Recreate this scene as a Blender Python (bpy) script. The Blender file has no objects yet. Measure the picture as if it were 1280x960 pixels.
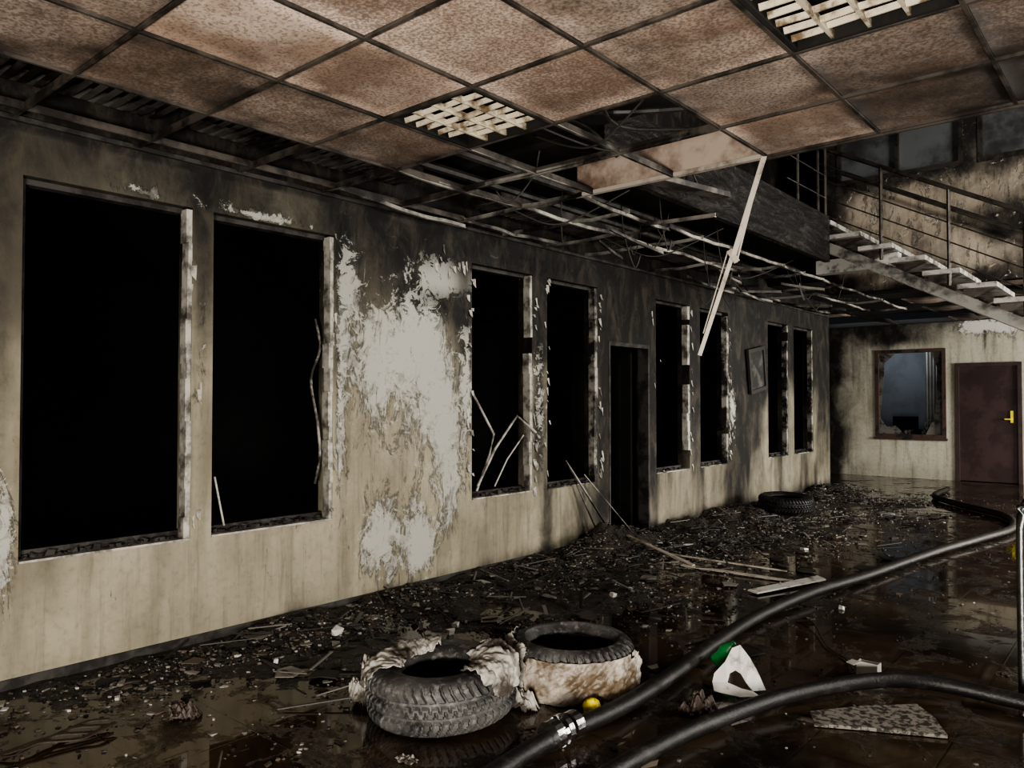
import bpy, math, random
from mathutils import Vector, Matrix, noise as mn
random.seed(7)
sc=bpy.context.scene
col=sc.collection
def fbm(x,y,z=0,o=4): return mn.fractal(Vector((x,y,z)),1.0,2.0,o)
def sst(a,b,x):
    t=max(0,min(1,(x-a)/(b-a))) if a!=b else 0
    return t*t*(3-2*t)
def gau(x,y,cx,cy,rx,ry): return math.exp(-((x-cx)/rx)**2-((y-cy)/ry)**2)

# ------------------------------------------------------------ materials
class M:
    def __init__(s,name):
        s.m=bpy.data.materials.new(name); s.m.use_nodes=True
        s.nt=s.m.node_tree; s.b=s.nt.nodes['Principled BSDF']; s.L=s.nt.links
        s.co=s.nt.nodes.new('ShaderNodeTexCoord').outputs['Object']
    def lk(s,a,b):
        if isinstance(a,bpy.types.NodeSocket): s.L.new(a,b)
        else: b.default_value=a
    def vec(s,sx,sy,sz):
        n=s.nt.nodes.new('ShaderNodeMapping'); n.inputs['Scale'].default_value=(sx,sy,sz)
        s.L.new(s.co,n.inputs[0]); return n.outputs[0]
    def noise(s,sc,det=4,ro=.6,vec=None,dist=0):
        n=s.nt.nodes.new('ShaderNodeTexNoise'); n.inputs['Scale'].default_value=sc
        n.inputs['Detail'].default_value=det; n.inputs['Roughness'].default_value=ro
        n.inputs['Distortion'].default_value=dist
        s.L.new(vec or s.co,n.inputs['Vector']); return n.outputs['Fac']
    def mt(s,op,a,b=0.0,c=0.0):
        n=s.nt.nodes.new('ShaderNodeMath'); n.operation=op
        s.lk(a,n.inputs[0]); s.lk(b,n.inputs[1])
        if op=='MULTIPLY_ADD': s.lk(c,n.inputs[2])
        return n.outputs[0]
    def mr(s,x,a,b,c=0.0,d=1.0,smooth=True):
        n=s.nt.nodes.new('ShaderNodeMapRange'); n.interpolation_type='SMOOTHSTEP' if smooth else 'LINEAR'
        s.lk(x,n.inputs[0])
        for i,v in enumerate((a,b,c,d)): n.inputs[i+1].default_value=v
        return n.outputs[0]
    def mix(s,f,a,b):
        n=s.nt.nodes.new('ShaderNodeMix'); n.data_type='RGBA'
        s.lk(f,n.inputs[0])
        for v,i in ((a,6),(b,7)):
            if isinstance(v,tuple): n.inputs[i].default_value=(v[0],v[1],v[2],1)
            else: s.L.new(v,n.inputs[i])
        return n.outputs[2]
    def attr(s,name='Mask'):
        n=s.nt.nodes.new('ShaderNodeAttribute'); n.attribute_name=name
        sp=s.nt.nodes.new('ShaderNodeSeparateColor'); s.L.new(n.outputs['Color'],sp.inputs[0])
        return sp.outputs[0],sp.outputs[1],sp.outputs[2],n.outputs['Color']
    def xyz(s):
        n=s.nt.nodes.new('ShaderNodeSeparateXYZ'); s.L.new(s.co,n.inputs[0]); return n.outputs
    def out(s,color=None,rough=None,bump=None,bs=.3,bd=.01,metal=None,spec=None):
        if color is not None:
            if isinstance(color,tuple): s.b.inputs['Base Color'].default_value=(*color,1)
            else: s.L.new(color,s.b.inputs['Base Color'])
        if rough is not None: s.lk(rough,s.b.inputs['Roughness'])
        if metal is not None: s.lk(metal,s.b.inputs['Metallic'])
        if spec is not None: s.b.inputs['Specular IOR Level'].default_value=spec
        if bump is not None:
            n=s.nt.nodes.new('ShaderNodeBump'); n.inputs['Strength'].default_value=bs; n.inputs['Distance'].default_value=bd
            s.L.new(bump,n.inputs['Height']); s.L.new(n.outputs[0],s.b.inputs['Normal'])
        return s.m
def simple(name,c,rough=.6,metal=0,var=.35,nsc=8,dark=None,thr=(.45,.65),spec=None,bs=.2):
    k=M(name); n=k.noise(nsc,6,.65)
    d=dark if dark else tuple(v*(1-var) for v in c)
    cc=k.mix(k.mr(n,thr[0],thr[1]),c,d)
    return k.out(cc,rough,k.noise(nsc*6,4),bs,.005,metal,spec)

def wall_mat(name,base,base2,peelc):
    k=M(name); S,P,T,_=k.attr()
    n1=k.noise(1.3,5,.6); st=k.noise(3,5,.6,k.vec(1.6,1.6,.18)); fine=k.noise(22,6,.7); st2=k.noise(9,5,.65,k.vec(1.6,1.6,.12))
    c=k.mix(k.mr(n1,.35,.65),base,base2)
    c=k.mix(k.mt('MULTIPLY',k.mr(st,.46,.75),.5),c,(.090,.078,.056))
    c=k.mix(k.mt('MULTIPLY',k.mr(st2,.50,.72),.42),c,(.078,.068,.048))
    c=k.mix(k.mt('MULTIPLY',k.mr(fine,.45,.8),.4),c,(.10,.09,.066))
    c=k.mix(k.mt('MULTIPLY',k.mr(T,0,1),.80),c,(.052,.044,.032))
    # peeled paint
    pn=k.noise(4.2,10,.80,k.vec(1.6,1.6,.55),1.0)
    pv=k.mt('ADD',P,k.mt('MULTIPLY_ADD',pn,3.4,-1.7))
    pm=k.mr(pv,.54,.58); pe=k.mt('SUBTRACT',k.mr(pv,.38,.53),k.mr(pv,.57,.72))
    c=k.mix(k.mt('MULTIPLY',pm,.85),c,k.mix(k.mr(k.noise(12,8,.75),.38,.62),peelc,tuple(v*.52 for v in peelc)))
    c=k.mix(k.mt('MULTIPLY',pe,.65),c,(.08,.070,.054))
    # soot
    sn=k.noise(2.6,9,.74,k.vec(1,1,.7),.6)
    sv=k.mt('ADD',S,k.mt('MULTIPLY_ADD',sn,1.15,-.575))
    sm=k.mr(sv,.0,.92)
    sc_=k.mix(k.mr(k.noise(5,8,.75,k.vec(1,1,.5),.6),.45,.68),(.009,.008,.007),(.055,.045,.033))
    c=k.mix(sm,c,sc_)
    ch=k.noise(8,7,.78,None,1.0)
    cm=k.mt('MULTIPLY',k.mr(k.mt('MULTIPLY_ADD',P,.30,ch),.70,.72),k.mr(S,1.35,.7))
    c=k.mix(cm,c,tuple(v*.85 for v in peelc))
    h=k.mt('ADD',k.mt('MULTIPLY',pm,-1.0),k.mt('MULTIPLY',fine,.35))
    return k.out(c,.75,h,.7,.008)
MW=wall_mat('wall_plaster',(.345,.318,.238),(.255,.230,.168),(.44,.435,.39))
MWU=wall_mat('stair_wall_plaster',(.44,.385,.31),(.32,.275,.215),(.5,.46,.38))
MWB=wall_mat('back_wall_plaster',(.51,.485,.40),(.43,.405,.32),(.66,.65,.6))
MBLK=simple('charred_black',(.008,.0075,.007),.95,0,.5,4)
MSOOT=simple('sooty_concrete',(.022,.020,.018),.9,0,.7,3)
MDARKROOM=simple('dark_room_surface',(.006,.006,.006),.95,0,.5,2)  # near-black base colour stands in for the darkness of the room beyond
MFR=simple('sooty_window_trim',(.46,.44,.39),.6,0,.3,7,(.08,.072,.06),(.40,.66))
MFR2=simple('heavily_sooty_trim',(.36,.34,.30),.6,0,.3,4,(.025,.022,.019),(.40,.56))
MFRD=simple('burnt_window_seat',(.06,.055,.05),.7,0,.3,6,(.02,.018,.016),(.42,.60))
MWHITE=simple('dirty_white_plastic',(.58,.57,.53),.5,0,.3,12,(.18,.16,.14),(.5,.70))
MBAR=simple('scorched_grid_metal',(.38,.36,.32),.5,.2,.3,2.0,(.020,.018,.016),(.38,.60))
MBARL=simple('pale_grid_metal',(.50,.45,.385),.45,.1,.3,6,(.17,.135,.10),(.48,.72))
MCHROME=simple('brushed_steel',(.22,.22,.215),.38,1,.3,20)
MRAIL=simple('sooty_steel_rail',(.22,.20,.18),.35,.9,.5,6)
MLOUV=simple('lamp_louvre',(.60,.54,.42),.4,0,.3,9,(.17,.12,.07),(.46,.66))
MTREAD=simple('stair_tread_stone',(.38,.365,.335),.55,0,.3,7,(.09,.08,.07),(.42,.66))
MSTR=simple('stair_stringer_paint',(.30,.29,.265),.4,.3,.4,5,(.05,.045,.04),(.44,.68))
MDOOR=simple('brown_door_leaf',(.058,.034,.034),.45,0,.3,3,(.038,.022,.022),(.45,.6))
MDFR=simple('brown_door_frame',(.06,.038,.034),.5,0,.3,6)
MYEL=simple('yellow_plastic',(.75,.62,.03),.4,0,.3,20)
MGRN=simple('green_plastic',(.02,.17,.05),.3,0,.4,20)
MHOSE=simple('wet_black_hose',(.014,.0135,.013),.45,0,.5,14,(.045,.04,.035),(.50,.70),None,.5)
MBOARD=simple('plasterboard_scrap',(.24,.22,.19),.7,0,.3,40,(.045,.04,.032),(.46,.56))
MCLOTH=simple('scorched_cloth',(.43,.41,.37),.8,0,.3,5,(.06,.048,.038),(.43,.60),None,.6)
MCLOTH2=simple('muddy_plastic_wrap',(.44,.40,.34),.45,0,.3,5,(.13,.095,.06),(.43,.62),None,.6)
MLEATH=simple('burnt_leather',(.045,.03,.022),.5,0,.5,14,(.12,.1,.08),(.6,.75),None,.6)
MBLUEG=simple('upper_window_pane',(.105,.115,.115),.35,0,.3,1.5,(.04,.04,.04),(.42,.66))
MOFF=simple('far_office_surface',(.15,.16,.17),.7,0,.2,2)
MWIRE=simple('burnt_wire',(.05,.045,.04),.6,0,.5,12,(.16,.14,.12),(.6,.75))

k=M('ceiling_tile_scorched'); S,P,T,_=k.attr()
sp=k.noise(70,3,.6); sp2=k.noise(1.7,7,.68,None,.3)
c=k.mix(k.mr(sp2,.36,.62),(.53,.435,.365),(.285,.205,.155))
c=k.mix(k.mt('MULTIPLY',k.mr(k.mt('MULTIPLY_ADD',P,.30,sp),.47,.66),.6),c,(.12,.075,.052))
c=k.mix(k.mr(k.mt('MULTIPLY_ADD',k.noise(4,7,.68),.85,k.mt('ADD',S,-.40)),.05,1.0),c,(.024,.018,.014))
MTILE=k.out(c,.8,sp,.4,.003)
MFASC=simple('scorched_plasterboard',(.47,.385,.32),.75,0,.3,2.0,(.17,.112,.08),(.40,.60))

# floor
k=M('wet_tiled_floor'); X=k.xyz()
def edge(s,per):
    a=k.mt('FRACT',k.mt('DIVIDE',s,per)); a=k.mt('ABSOLUTE',k.mt('SUBTRACT',a,.5))
    return k.mr(a,.486,.494)
gr=k.mt('MAXIMUM',edge(X[0],.45),edge(X[1],.45))
mud=k.noise(.9,8,.66,None,.6); fine=k.noise(24,7,.72); med=k.noise(3.0,8,.74,None,.5)
dry=k.mr(med,.53,.63)
c=k.mix(k.mr(mud,.38,.62),(.074,.052,.033),(.015,.0125,.010))
c=k.mix(k.mt('MULTIPLY',dry,.6),c,(.015,.012,.010))
c=k.mix(k.mt('MULTIPLY',k.mt('MULTIPLY',k.mr(fine,.50,.64),dry),.75),c,(.105,.088,.064))
c=k.mix(k.mt('MULTIPLY',k.mr(k.noise(60,3,.6),.66,.71),k.mr(med,.45,.58)),c,(.20,.18,.15))
c=k.mix(k.mt('MULTIPLY',gr,.5),c,(.008,.007,.006))
r=k.mt('ADD',k.mr(mud,.40,.62,.03,.09),k.mt('MULTIPLY',dry,.5))
h=k.mt('ADD',k.mt('MULTIPLY',dry,.9),k.mt('ADD',k.mt('MULTIPLY',k.mt('MULTIPLY',fine,dry),.8),k.mt('MULTIPLY',gr,-.1)))
h=k.mt('ADD',h,k.mt('MULTIPLY',k.noise(7,3,.5),.07))
MFLOOR=k.out(c,r,h,.4,.006,None,.75)

k=M('burnt_debris'); A=k.attr('Mask')
MDEB=k.out(A[3],.6,k.noise(60,4),.4,.004)
k=M('ash_mound'); f=k.noise(42,7,.8); f2=k.noise(7,6,.65)
c=k.mix(k.mr(f2,.4,.65),(.016,.013,.011),(.058,.045,.031))
c=k.mix(k.mr(f,.56,.68),c,(.17,.15,.12))
MASH=k.out(c,k.mr(f2,.4,.6,.2,.8),f,1.0,.025)
k=M('charred_tyre_rubber'); f=k.noise(30,6,.7); f2=k.noise(5,5,.6)
c=k.mix(k.mr(f2,.38,.62),(.026,.025,.024),(.095,.092,.087))
c=k.mix(k.mt('MULTIPLY',k.mr(f,.50,.66),.55),c,(.24,.23,.22))
MTYRE=k.out(c,.6,f,.6,.004)

# ------------------------------------------------------------ mesh helpers
def obj(name,verts,faces,mat,smooth=False,parent=None,masks=None,loc=(0,0,0)):
    me=bpy.data.meshes.new(name); me.from_pydata(verts,[],faces); me.update()
    me.materials.append(mat)
    if smooth: me.polygons.foreach_set('use_smooth',[True]*len(me.polygons))
    if masks:
        ca=me.color_attributes.new('Mask','FLOAT_COLOR','POINT')
        fl=[]
        for m in masks: fl+= [m[0],m[1],m[2],1.0]
        ca.data.foreach_set('color',fl)
    o=bpy.data.objects.new(name,me); col.objects.link(o); o.location=loc
    if parent: o.parent=parent
    return o
def empty(name,loc=(0,0,0)):
    e=bpy.data.objects.new(name,None); col.objects.link(e); e.location=loc; e.empty_display_size=.1; return e
class G:
    def __init__(s): s.v=[];s.f=[];s.c=[]
    def add(s,v,f,c=None):
        n=len(s.v); s.v+= [tuple(p) for p in v]; s.f+= [tuple(i+n for i in q) for q in f]
        if c is not None: s.c+= [c]*len(v)
    def box(s,x0,x1,y0,y1,z0,z1,c=None,Mx=None):
        v=[(x,y,z) for x in (x0,x1) for y in (y0,y1) for z in (z0,z1)]
        if Mx is not None: v=[Mx@Vector(p) for p in v]
        s.add(v,[(0,1,3,2),(4,6,7,5),(0,4,5,1),(2,3,7,6),(0,2,6,4),(1,5,7,3)],c)
    def bar(s,p,q,w,h,c=None,up=Vector((0,0,1))):
        p=Vector(p);q=Vector(q);d=(q-p)
        L=d.length; d.normalize()
        a=d.cross(up)
        if a.length<1e-3: a=d.cross(Vector((1,0,0)))
        a.normalize(); b=a.cross(d)
        Mx=Matrix(((a.x,d.x,b.x,p.x),(a.y,d.y,b.y,p.y),(a.z,d.z,b.z,p.z),(0,0,0,1)))
        s.box(-w/2,w/2,0,L,-h/2,h/2,c,Mx)
    def tube(s,pts,r,seg=12,sub=6,c=None,fn=None):
        P=cat(pts,sub) if sub>1 and len(pts)>2 else [Vector(p) for p in pts]
        up=Vector((0,0,1)); V=[]
        for i,p in enumerate(P):
            d=(P[min(i+1,len(P)-1)]-P[max(i-1,0)]).normalized()
            a=d.cross(up)
            if a.length<.05: a=d.cross(Vector((1,0,0)))
            a.normalize(); b=a.cross(d)
            rr=r if fn is None else fn(i/(len(P)-1))
            for j in range(seg):
                t=2*math.pi*j/seg; V.append(p+a*rr*math.cos(t)+b*rr*math.sin(t))
        F=[]
        for i in range(len(P)-1):
            for j in range(seg):
                k2=(j+1)%seg; F.append((i*seg+j,i*seg+k2,(i+1)*seg+k2,(i+1)*seg+j))
        F.append(tuple(range(seg))[::-1]); F.append(tuple((len(P)-1)*seg+j for j in range(seg)))
        s.add(V,F,c)
    def chunk(s,p,a,b,h,rot,tilt,c):
        Mx=Matrix.Translation(p)@Matrix.Rotation(rot,4,'Z')@Matrix.Rotation(tilt,4,'X')
        v=[]
        for x in (-1,1):
            for y in (-1,1):
                for z in (-1,1):
                    v.append(Mx@Vector((x*a*random.uniform(.35,1),y*b*random.uniform(.35,1),z*h*random.uniform(.4,1))))
        s.add(v,[(0,1,3,2),(4,6,7,5),(0,4,5,1),(2,3,7,6),(0,2,6,4),(1,5,7,3)],c)
    def obj(s,name,mat,smooth=False,parent=None,masks=False,loc=(0,0,0)):
        return obj(name,s.v,s.f,mat,smooth,parent,s.c if masks else None,loc)
def cat(pts,sub):
    P=[Vector(p) for p in pts]; out=[]
    for i in range(len(P)-1):
        a=P[max(i-1,0)];b=P[i];c=P[i+1];d=P[min(i+2,len(P)-1)]
        for k in range(sub):
            t=k/sub
            out.append(.5*((2*b)+(c-a)*t+(2*a-5*b+4*c-d)*t*t+(3*b-a-3*c+d)*t**3))
    out.append(P[-1]); return out

def frange(a,b,step,extra):
    n=max(1,int(round((b-a)/step))); xs=[a+(b-a)*i/n for i in range(n+1)]
    for e in extra:
        if a<e<b:
            j=min(range(len(xs)),key=lambda i:abs(xs[i]-e))
            if 0<j<len(xs)-1 and abs(xs[j]-e)<step*.6 and xs[j] not in extra: xs[j]=e
            else: xs.append(e)
    return sorted(set(xs))
def grid_wall(name,u0,u1,v0,v1,openings,step,W,depth,mask,mat):
    us=frange(u0,u1,step,[e for o in openings for e in o[:2]])
    vs=frange(v0,v1,step,[e for o in openings for e in o[2:]])
    idx={};V=[];F=[];MK=[]
    def vid(i,j):
        if (i,j) not in idx:
            idx[(i,j)]=len(V); V.append(tuple(W(us[i],vs[j],0))); MK.append(mask(us[i],vs[j]))
        return idx[(i,j)]
    for i in range(len(us)-1):
        uc=(us[i]+us[i+1])/2
        for j in range(len(vs)-1):
            vc=(vs[j]+vs[j+1])/2
            if any(a<uc<b and c<vc<d for a,b,c,d in openings): continue
            F.append((vid(i,j),vid(i+1,j),vid(i+1,j+1),vid(i,j+1)))
    for a,b,c,d in openings:
        for (p,q) in (((a,c),(a,d)),((a,d),(b,d)),((b,d),(b,c)),((b,c),(a,c))):
            n=len(V); N=12
            for t in range(N+1):
                uu=p[0]+(q[0]-p[0])*t/N; vv=p[1]+(q[1]-p[1])*t/N
                for dd in (0,depth):
                    V.append(tuple(W(uu,vv,dd))); m=mask(uu,vv); MK.append((min(1,m[0]+.35*(dd>0)),m[1],m[2]))
            for t in range(N): F.append((n+2*t,n+2*t+1,n+2*t+3,n+2*t+2))
    ub=sorted(set([u0,u1]+[e for o in openings for e in o[:2]])); vb=sorted(set([v0,v1]+[e for o in openings for e in o[2:]]))
    for i in range(len(ub)-1):
        for j in range(len(vb)-1):
            uc=(ub[i]+ub[i+1])/2; vc=(vb[j]+vb[j+1])/2
            if any(a<uc<b and c<vc<d for a,b,c,d in openings): continue
            n=len(V)
            for (uu,vv) in ((ub[i],vb[j]),(ub[i+1],vb[j]),(ub[i+1],vb[j+1]),(ub[i],vb[j+1])):
                V.append(tuple(W(uu,vv,depth))); MK.append((1.3,0,1))
            F.append((n,n+3,n+2,n+1))
    return obj(name,V,F,mat,False,None,MK)

# ------------------------------------------------------------ left wall
WIN=[(1.31,2.18),(2.31,3.17),(4.53,5.30),(5.52,6.32),(7.46,8.23),(8.50,9.27),(10.54,11.27),(11.51,12.30)]
DOOR=(6.52,7.31,0.0,2.0)
ops=[(a,b,.60,2.52) for a,b in WIN]+[DOOR]
def lmask(y,z):
    n=fbm(y*.9,z*.9,3.1); n2=fbm(y*3,z*3,7.7); n3=fbm(y*4,z*.7,1.7)
    th=2.50-.24*sst(2.6,4.0,y)-.50*sst(4.4,7.0,y)+.16*n+.16*n3
    s=sst(th-.55,th+.38,z)*(.70+.50*sst(2.7,4.0,y))-.08
    if z>2.74: s=max(s,.95)
    s+= .95*gau(y,z,6.95,2.05,.65,.6)+.9*gau(y,z,6.42,1.3,.16,1.1)+.85*gau(y,z,7.39,1.3,.12,1.1)
    s+= 1.0*gau(y,z,9.95,1.9,.6,.9)+.75*gau(y,z,9.55,.6,.38,.7)+.4*gau(y,z,11.4,2.6,1.5,.5)+.85*gau(y,z,12.9,1.8,.40,1.2)
    s+= .85*gau(y,z,5.41,2.3,.22,.55)+.60*gau(y,z,5.41,1.2,.12,.6)+.85*gau(y,z,8.36,2.3,.3,.7)+.60*gau(y,z,8.36,1.2,.2,.8)
    s+= .65*gau(y,z,4.45,1.8,.14,.8)+.50*gau(y,z,3.25,1.9,.09,.8)+.42*gau(y,z,1.22,1.8,.07,1.0)+.42*gau(y,z,2.245,2.2,.06,.6)
    s+= .45*sst(.18,0,z)*sst(1,4,y)+.48*sst(4.2,5.8,y)*sst(2.2,.9,z)*(.35+.9*abs(n3))
    s+= .32*max(0,n3)+.45*gau(y,z,4.1,2.16,.45,.11)+.30*gau(y,z,6.3,.4,.5,.35)
    p=0
    for (cy,cz,ry,rz,a) in ((3.55,1.75,.26,.50,.80),(3.98,1.90,.26,.48,.86),(4.30,2.38,.34,.15,1.2),(4.20,1.30,.20,.48,.72),
        (3.60,.42,.20,.32,.86),(3.98,.34,.17,.28,.98),(4.3,.7,.14,.4,.6),(3.3,2.3,.10,.3,.7),(2.6,2.555,.35,.035,1.0),(1.9,2.56,.2,.03,.6),
        (1.24,.75,.06,.40,.9),(3.24,1.6,.05,.9,.6),(2.24,1.6,.03,.9,.4),(4.46,1.6,.07,.6,.85),(5.41,1.5,.08,.9,.8),(9.4,1.3,.12,.5,.9),(6.9,2.3,.4,.2,.6),(8.9,2.6,.5,.1,.6),(5.4,2.6,.6,.1,.6),(3.85,1.2,.5,.8,.22)):
        p+=a*gau(y,z,cy,cz,ry,rz)
    t=.65*sst(1.3,2.5,z)+.25*n2+.50*gau(y,z,1.25,2.2,.4,.9)+.35*sst(6,10,y)+.25*n3+.08
    return (max(0,min(1.4,s)),min(1.1,p),max(0,min(1,t)))
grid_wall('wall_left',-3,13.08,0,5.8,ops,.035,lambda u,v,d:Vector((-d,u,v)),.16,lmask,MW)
g=G(); g.box(.001,.010,-3,6.51,0,.05); g.box(.001,.010,7.32,13.08,0,.05); g.obj('baseboard_left',MFRD)

def frame(par,y0,y1,z0,z1,w,mat):
    e=G(); zz=z0+.012
    while zz<z1-.02:
        h=min(random.uniform(.06,.25),z1-.012-zz); j=random.uniform(-.008,.004)
        if random.random()>.05: e.box(-.07,.003+j,y1-w+random.uniform(-.010,.006),y1-.001,zz,zz+h)
        zz+=h
    e.box(-.09,.008,y0+.002,y1-.002,z0+.001,z0+.012)
    e.obj('far_jamb_and_sill',mat,parent=par)
    e=G(); e.box(-.13,-.06,y0+.001,y0+.03,z0+.02,z1); e.box(-.13,-.06,y0+.03,y1-w,z1-.03,z1-.001); e.box(-.13,-.09,y0+.03,y1-w,z0+.012,z0+.05)
    e.obj('burnt_frame',MFRD,parent=par)
for i,(a,b) in enumerate(WIN):
    e=empty('window_%d'%(i+1),(0,0,0)); w=(.028,.028,.035,.045,.05,.05,.05,.05)[i]
    frame(e,a,b,.60,2.52,w,(MFR,MFR,MFR,MFR2,MFR,MFR2,MFR2,MFR2)[i])
    g=G(); y=a+.04
    while y<b-w-.03:
        s=random.uniform(.006,.03); g.chunk((-.06+random.uniform(-.02,.02),y,.612+s*.4),s,s*random.uniform(.5,1.2),s*random.uniform(.3,.9),random.uniform(0,3),random.uniform(-.4,.4),None); y+=s*random.uniform(.7,2.2)
    g.obj('sill_remnants',MFRD,parent=e)
e=empty('door_1'); g=G(); g.box(-.12,.006,6.521,6.55,.0,2.0); g.box(-.12,.006,7.28,7.309,0,2.0); g.box(-.12,.006,6.55,7.28,1.96,1.999); g.obj('frame',MFRD,parent=e)
g=G(); g.box(-.95,-.17,7.20,7.24,.02,1.95); g.box(-.85,-.3,7.19,7.20,1.1,1.8); g.box(-.85,-.3,7.19,7.20,.2,.9); g.obj('burnt_leaf',MBLK,parent=e)

g=G()
for (yc,z0,z1,n) in ((2.19,.7,2.5,6),(3.18,.6,2.55,14),(4.50,.8,2.5,16),(5.33,.6,2.5,26),(5.50,.7,2.5,14),(6.36,.6,2.5,20),(7.42,.6,2.4,12),(8.26,.6,2.5,14),(9.29,.6,2.5,22),(4.3,2.28,2.6,12)):
    for i in range(n):
        y=yc+random.uniform(-.02,.05) if n!=12 else yc+random.uniform(-.2,.2)
        if 7.2<y<7.36 or 6.48<y<6.55: continue
        z=random.uniform(z0,z1); w=random.uniform(.006,.022); h=random.uniform(.02,.10); o=random.uniform(.006,.022)
        g.add([(.002,y-w,z+h*.3),(.002,y+w,z+h*.4),(o,y+w*.6,z-h*.6),(o*.8,y-w*.8,z-h*.3)],[(0,1,2,3)])
g.obj('peeling_paint_flakes',MFR)

g=G()
g.tube([(-.05,4.58,1.48),(-.03,4.83,1.12),(-.05,4.80,.95),(-.04,4.63,.66)],.010,6,1)
g.tube([(-.02,4.62,.70),(-.03,4.85,1.0),(-.02,5.12,1.27),(.03,5.32,1.12)],.011,6,1)
g.tube([(-.04,4.85,.68),(-.03,5.0,.9),(-.03,5.22,1.1)],.007,6,1)
g.obj('bent_blind_rail',MFR)
g=G(); g.tube([(-.05,3.06,1.95),(-.05,3.10,1.75),(-.05,3.03,1.55),(-.03,3.06,1.3),(-.03,3.09,1.05),(-.03,3.05,.85)],.009,6,4)
g.obj('hanging_window_seal',MFR2)
g=G(); g.tube([(.02,2.38,.66),(.0,2.36,.80),(-.02,2.34,.95)],.006,6,4); g.obj('bent_wire',MFR)

e=empty('hanging_picture_frame',(.035,10.08,1.82)); e.rotation_euler=(math.radians(9),0,0)
g=G(); W_,H_=.27,.30; t=.05
for q in ((-W_,W_,H_-t,H_),(-W_,W_,-H_,-H_+t),(-W_,-W_+t,-H_+t,H_-t),(W_-t,W_,-H_+t,H_-t)): g.box(-.015,.02,q[0],q[1],q[2],q[3])
g.obj('frame_moulding',simple('dark_wood_frame',(.03,.027,.024),.6,0,.4,8,(.07,.065,.055),(.6,.75)),parent=e)
g=G(); g.box(-.012,.0,-W_+t,W_-t,-H_+t,H_-t); g.obj('backing',simple('scorched_picture',(.025,.025,.023),.8,0,.3,6,(.09,.085,.075),(.45,.65)),parent=e)

# ------------------------------------------------------------ room shell
g=G(); g.box(-6.2,9.2,-3.2,20,-.12,0); g.obj('floor',MFLOOR)
g=G(); g.box(9,9.16,-3,20,0,5.8); g.obj('wall_right',MSOOT)
g=G(); g.box(-6,9,-3.16,-3,0,5.8); g.obj('wall_behind',MSOOT)
g=G(); g.box(-6.16,-6,-3,20,0,5.8); g.obj('wall_dark_room',MDARKROOM)
g=G(); g.box(-6,-.16,-3,13.08,2.95,3.1); g.obj('ceiling_dark_room',MDARKROOM)
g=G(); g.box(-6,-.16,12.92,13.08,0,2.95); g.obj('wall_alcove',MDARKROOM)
g=G(); g.box(-1.46,-1.3,13.08,15.4,0,3.0); g.obj('wall_alcove_side',MSOOT)
def bmask(x,z):
    n=fbm(x,z,1.5)
    s=1.0*sst(-.35,-.85,x+.15*n)+.25*sst(.1,-.3,x)+.62*sst(2.35,2.85,z+.12*n)+.5*gau(x,z,.2,2.6,.5,.3)
    s+=.6*gau(x,z,1.85,2.5,.03,.35)+.6*gau(x,z,1.98,2.45,.025,.3)+.35*gau(x,z,.66,2.5,.7,.15)+.15*max(0,fbm(x*3,z*.8,6))
    p=1.3*gau(x,z,1.75,2.70,.35,.14)+.7*gau(x,z,2.2,2.65,.2,.2)
    return (min(1.2,max(0,s)),p,max(0,.3*sst(.5,0,z)+.2*n))
grid_wall('wall_back',-1.3,9,0,2.8,[(.07,1.245,.73,2.34),(1.39,2.38,0,2.06)],.05,lambda u,v,d:Vector((u,15.4+d,v)),.16,bmask,MWB)
e=empty('window_9')
g=G()
for q in ((.071,1.244,2.28,2.339),(.071,1.244,.731,.79),(.071,.13,.79,2.28),(1.185,1.244,.79,2.28)): g.box(q[0],q[1],15.38,15.5,q[2],q[3])
g.box(.05,1.265,15.36,15.40,.69,.73)
g.obj('frame',simple('scorched_office_frame',(.08,.05,.04),.5,0,.5,6,(.02,.02,.02),(.5,.6)),parent=e)
g=G(); ys=15.44
def tri(g,pts):
    n=len(pts); v=[(p[0],ys,p[1]) for p in pts]+[(p[0],ys+.006,p[1]) for p in pts]
    g.add(v,[tuple(range(n))[::-1],tuple(range(n,2*n))]+[(i,(i+1)%n,n+(i+1)%n,n+i) for i in range(n)])
tri(g,[(.13,2.28),(.42,2.28),(.22,2.1),(.20,1.7),(.16,1.3),(.13,1.1)]); tri(g,[(1.185,.79),(1.185,2.28),(1.0,2.28),(1.10,2.0),(1.08,1.5),(1.05,1.1),(.9,.79)])
tri(g,[(.13,.79),(.55,.79),(.4,.95),(.25,.92),(.13,1.1)])
g.obj('broken_glass',simple('sooty_broken_glass',(.16,.155,.14),.3,0,.4,5,(.04,.035,.03),(.45,.6)),parent=e)
g=G(); g.box(-1.2,3,18.0,18.1,0,2.8); g.obj('wall_far_office',MOFF)
g=G(); g.box(-1.2,-1.1,15.56,18,0,2.8); g.obj('wall_far_office_side',MOFF)
g=G(); g.box(-1.2,3,15.56,18.1,2.8,2.9); g.obj('ceiling_far_office',MOFF)
V=[];F=[]
for i in range(41):
    x=.50+.34*i/40; y=17.3+.025*math.sin(i*.95)
    V+= [(x,y,.1),(x,y,2.7)]
for i in range(40): F.append((2*i,2*i+2,2*i+3,2*i+1))
o=obj('office_curtain',V,F,simple('grey_curtain',(.40,.39,.36),.8,0,.2,3),True)
e=empty('office_desk'); g=G(); g.box(.0,1.28,15.7,16.4,.70,.74); g.box(.02,.06,15.72,16.38,0,.70); g.box(1.22,1.26,15.72,16.38,0,.70); g.box(.06,1.22,16.3,16.33,.2,.70); g.obj('desk_body',MBLK,parent=e)
g=G()
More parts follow.
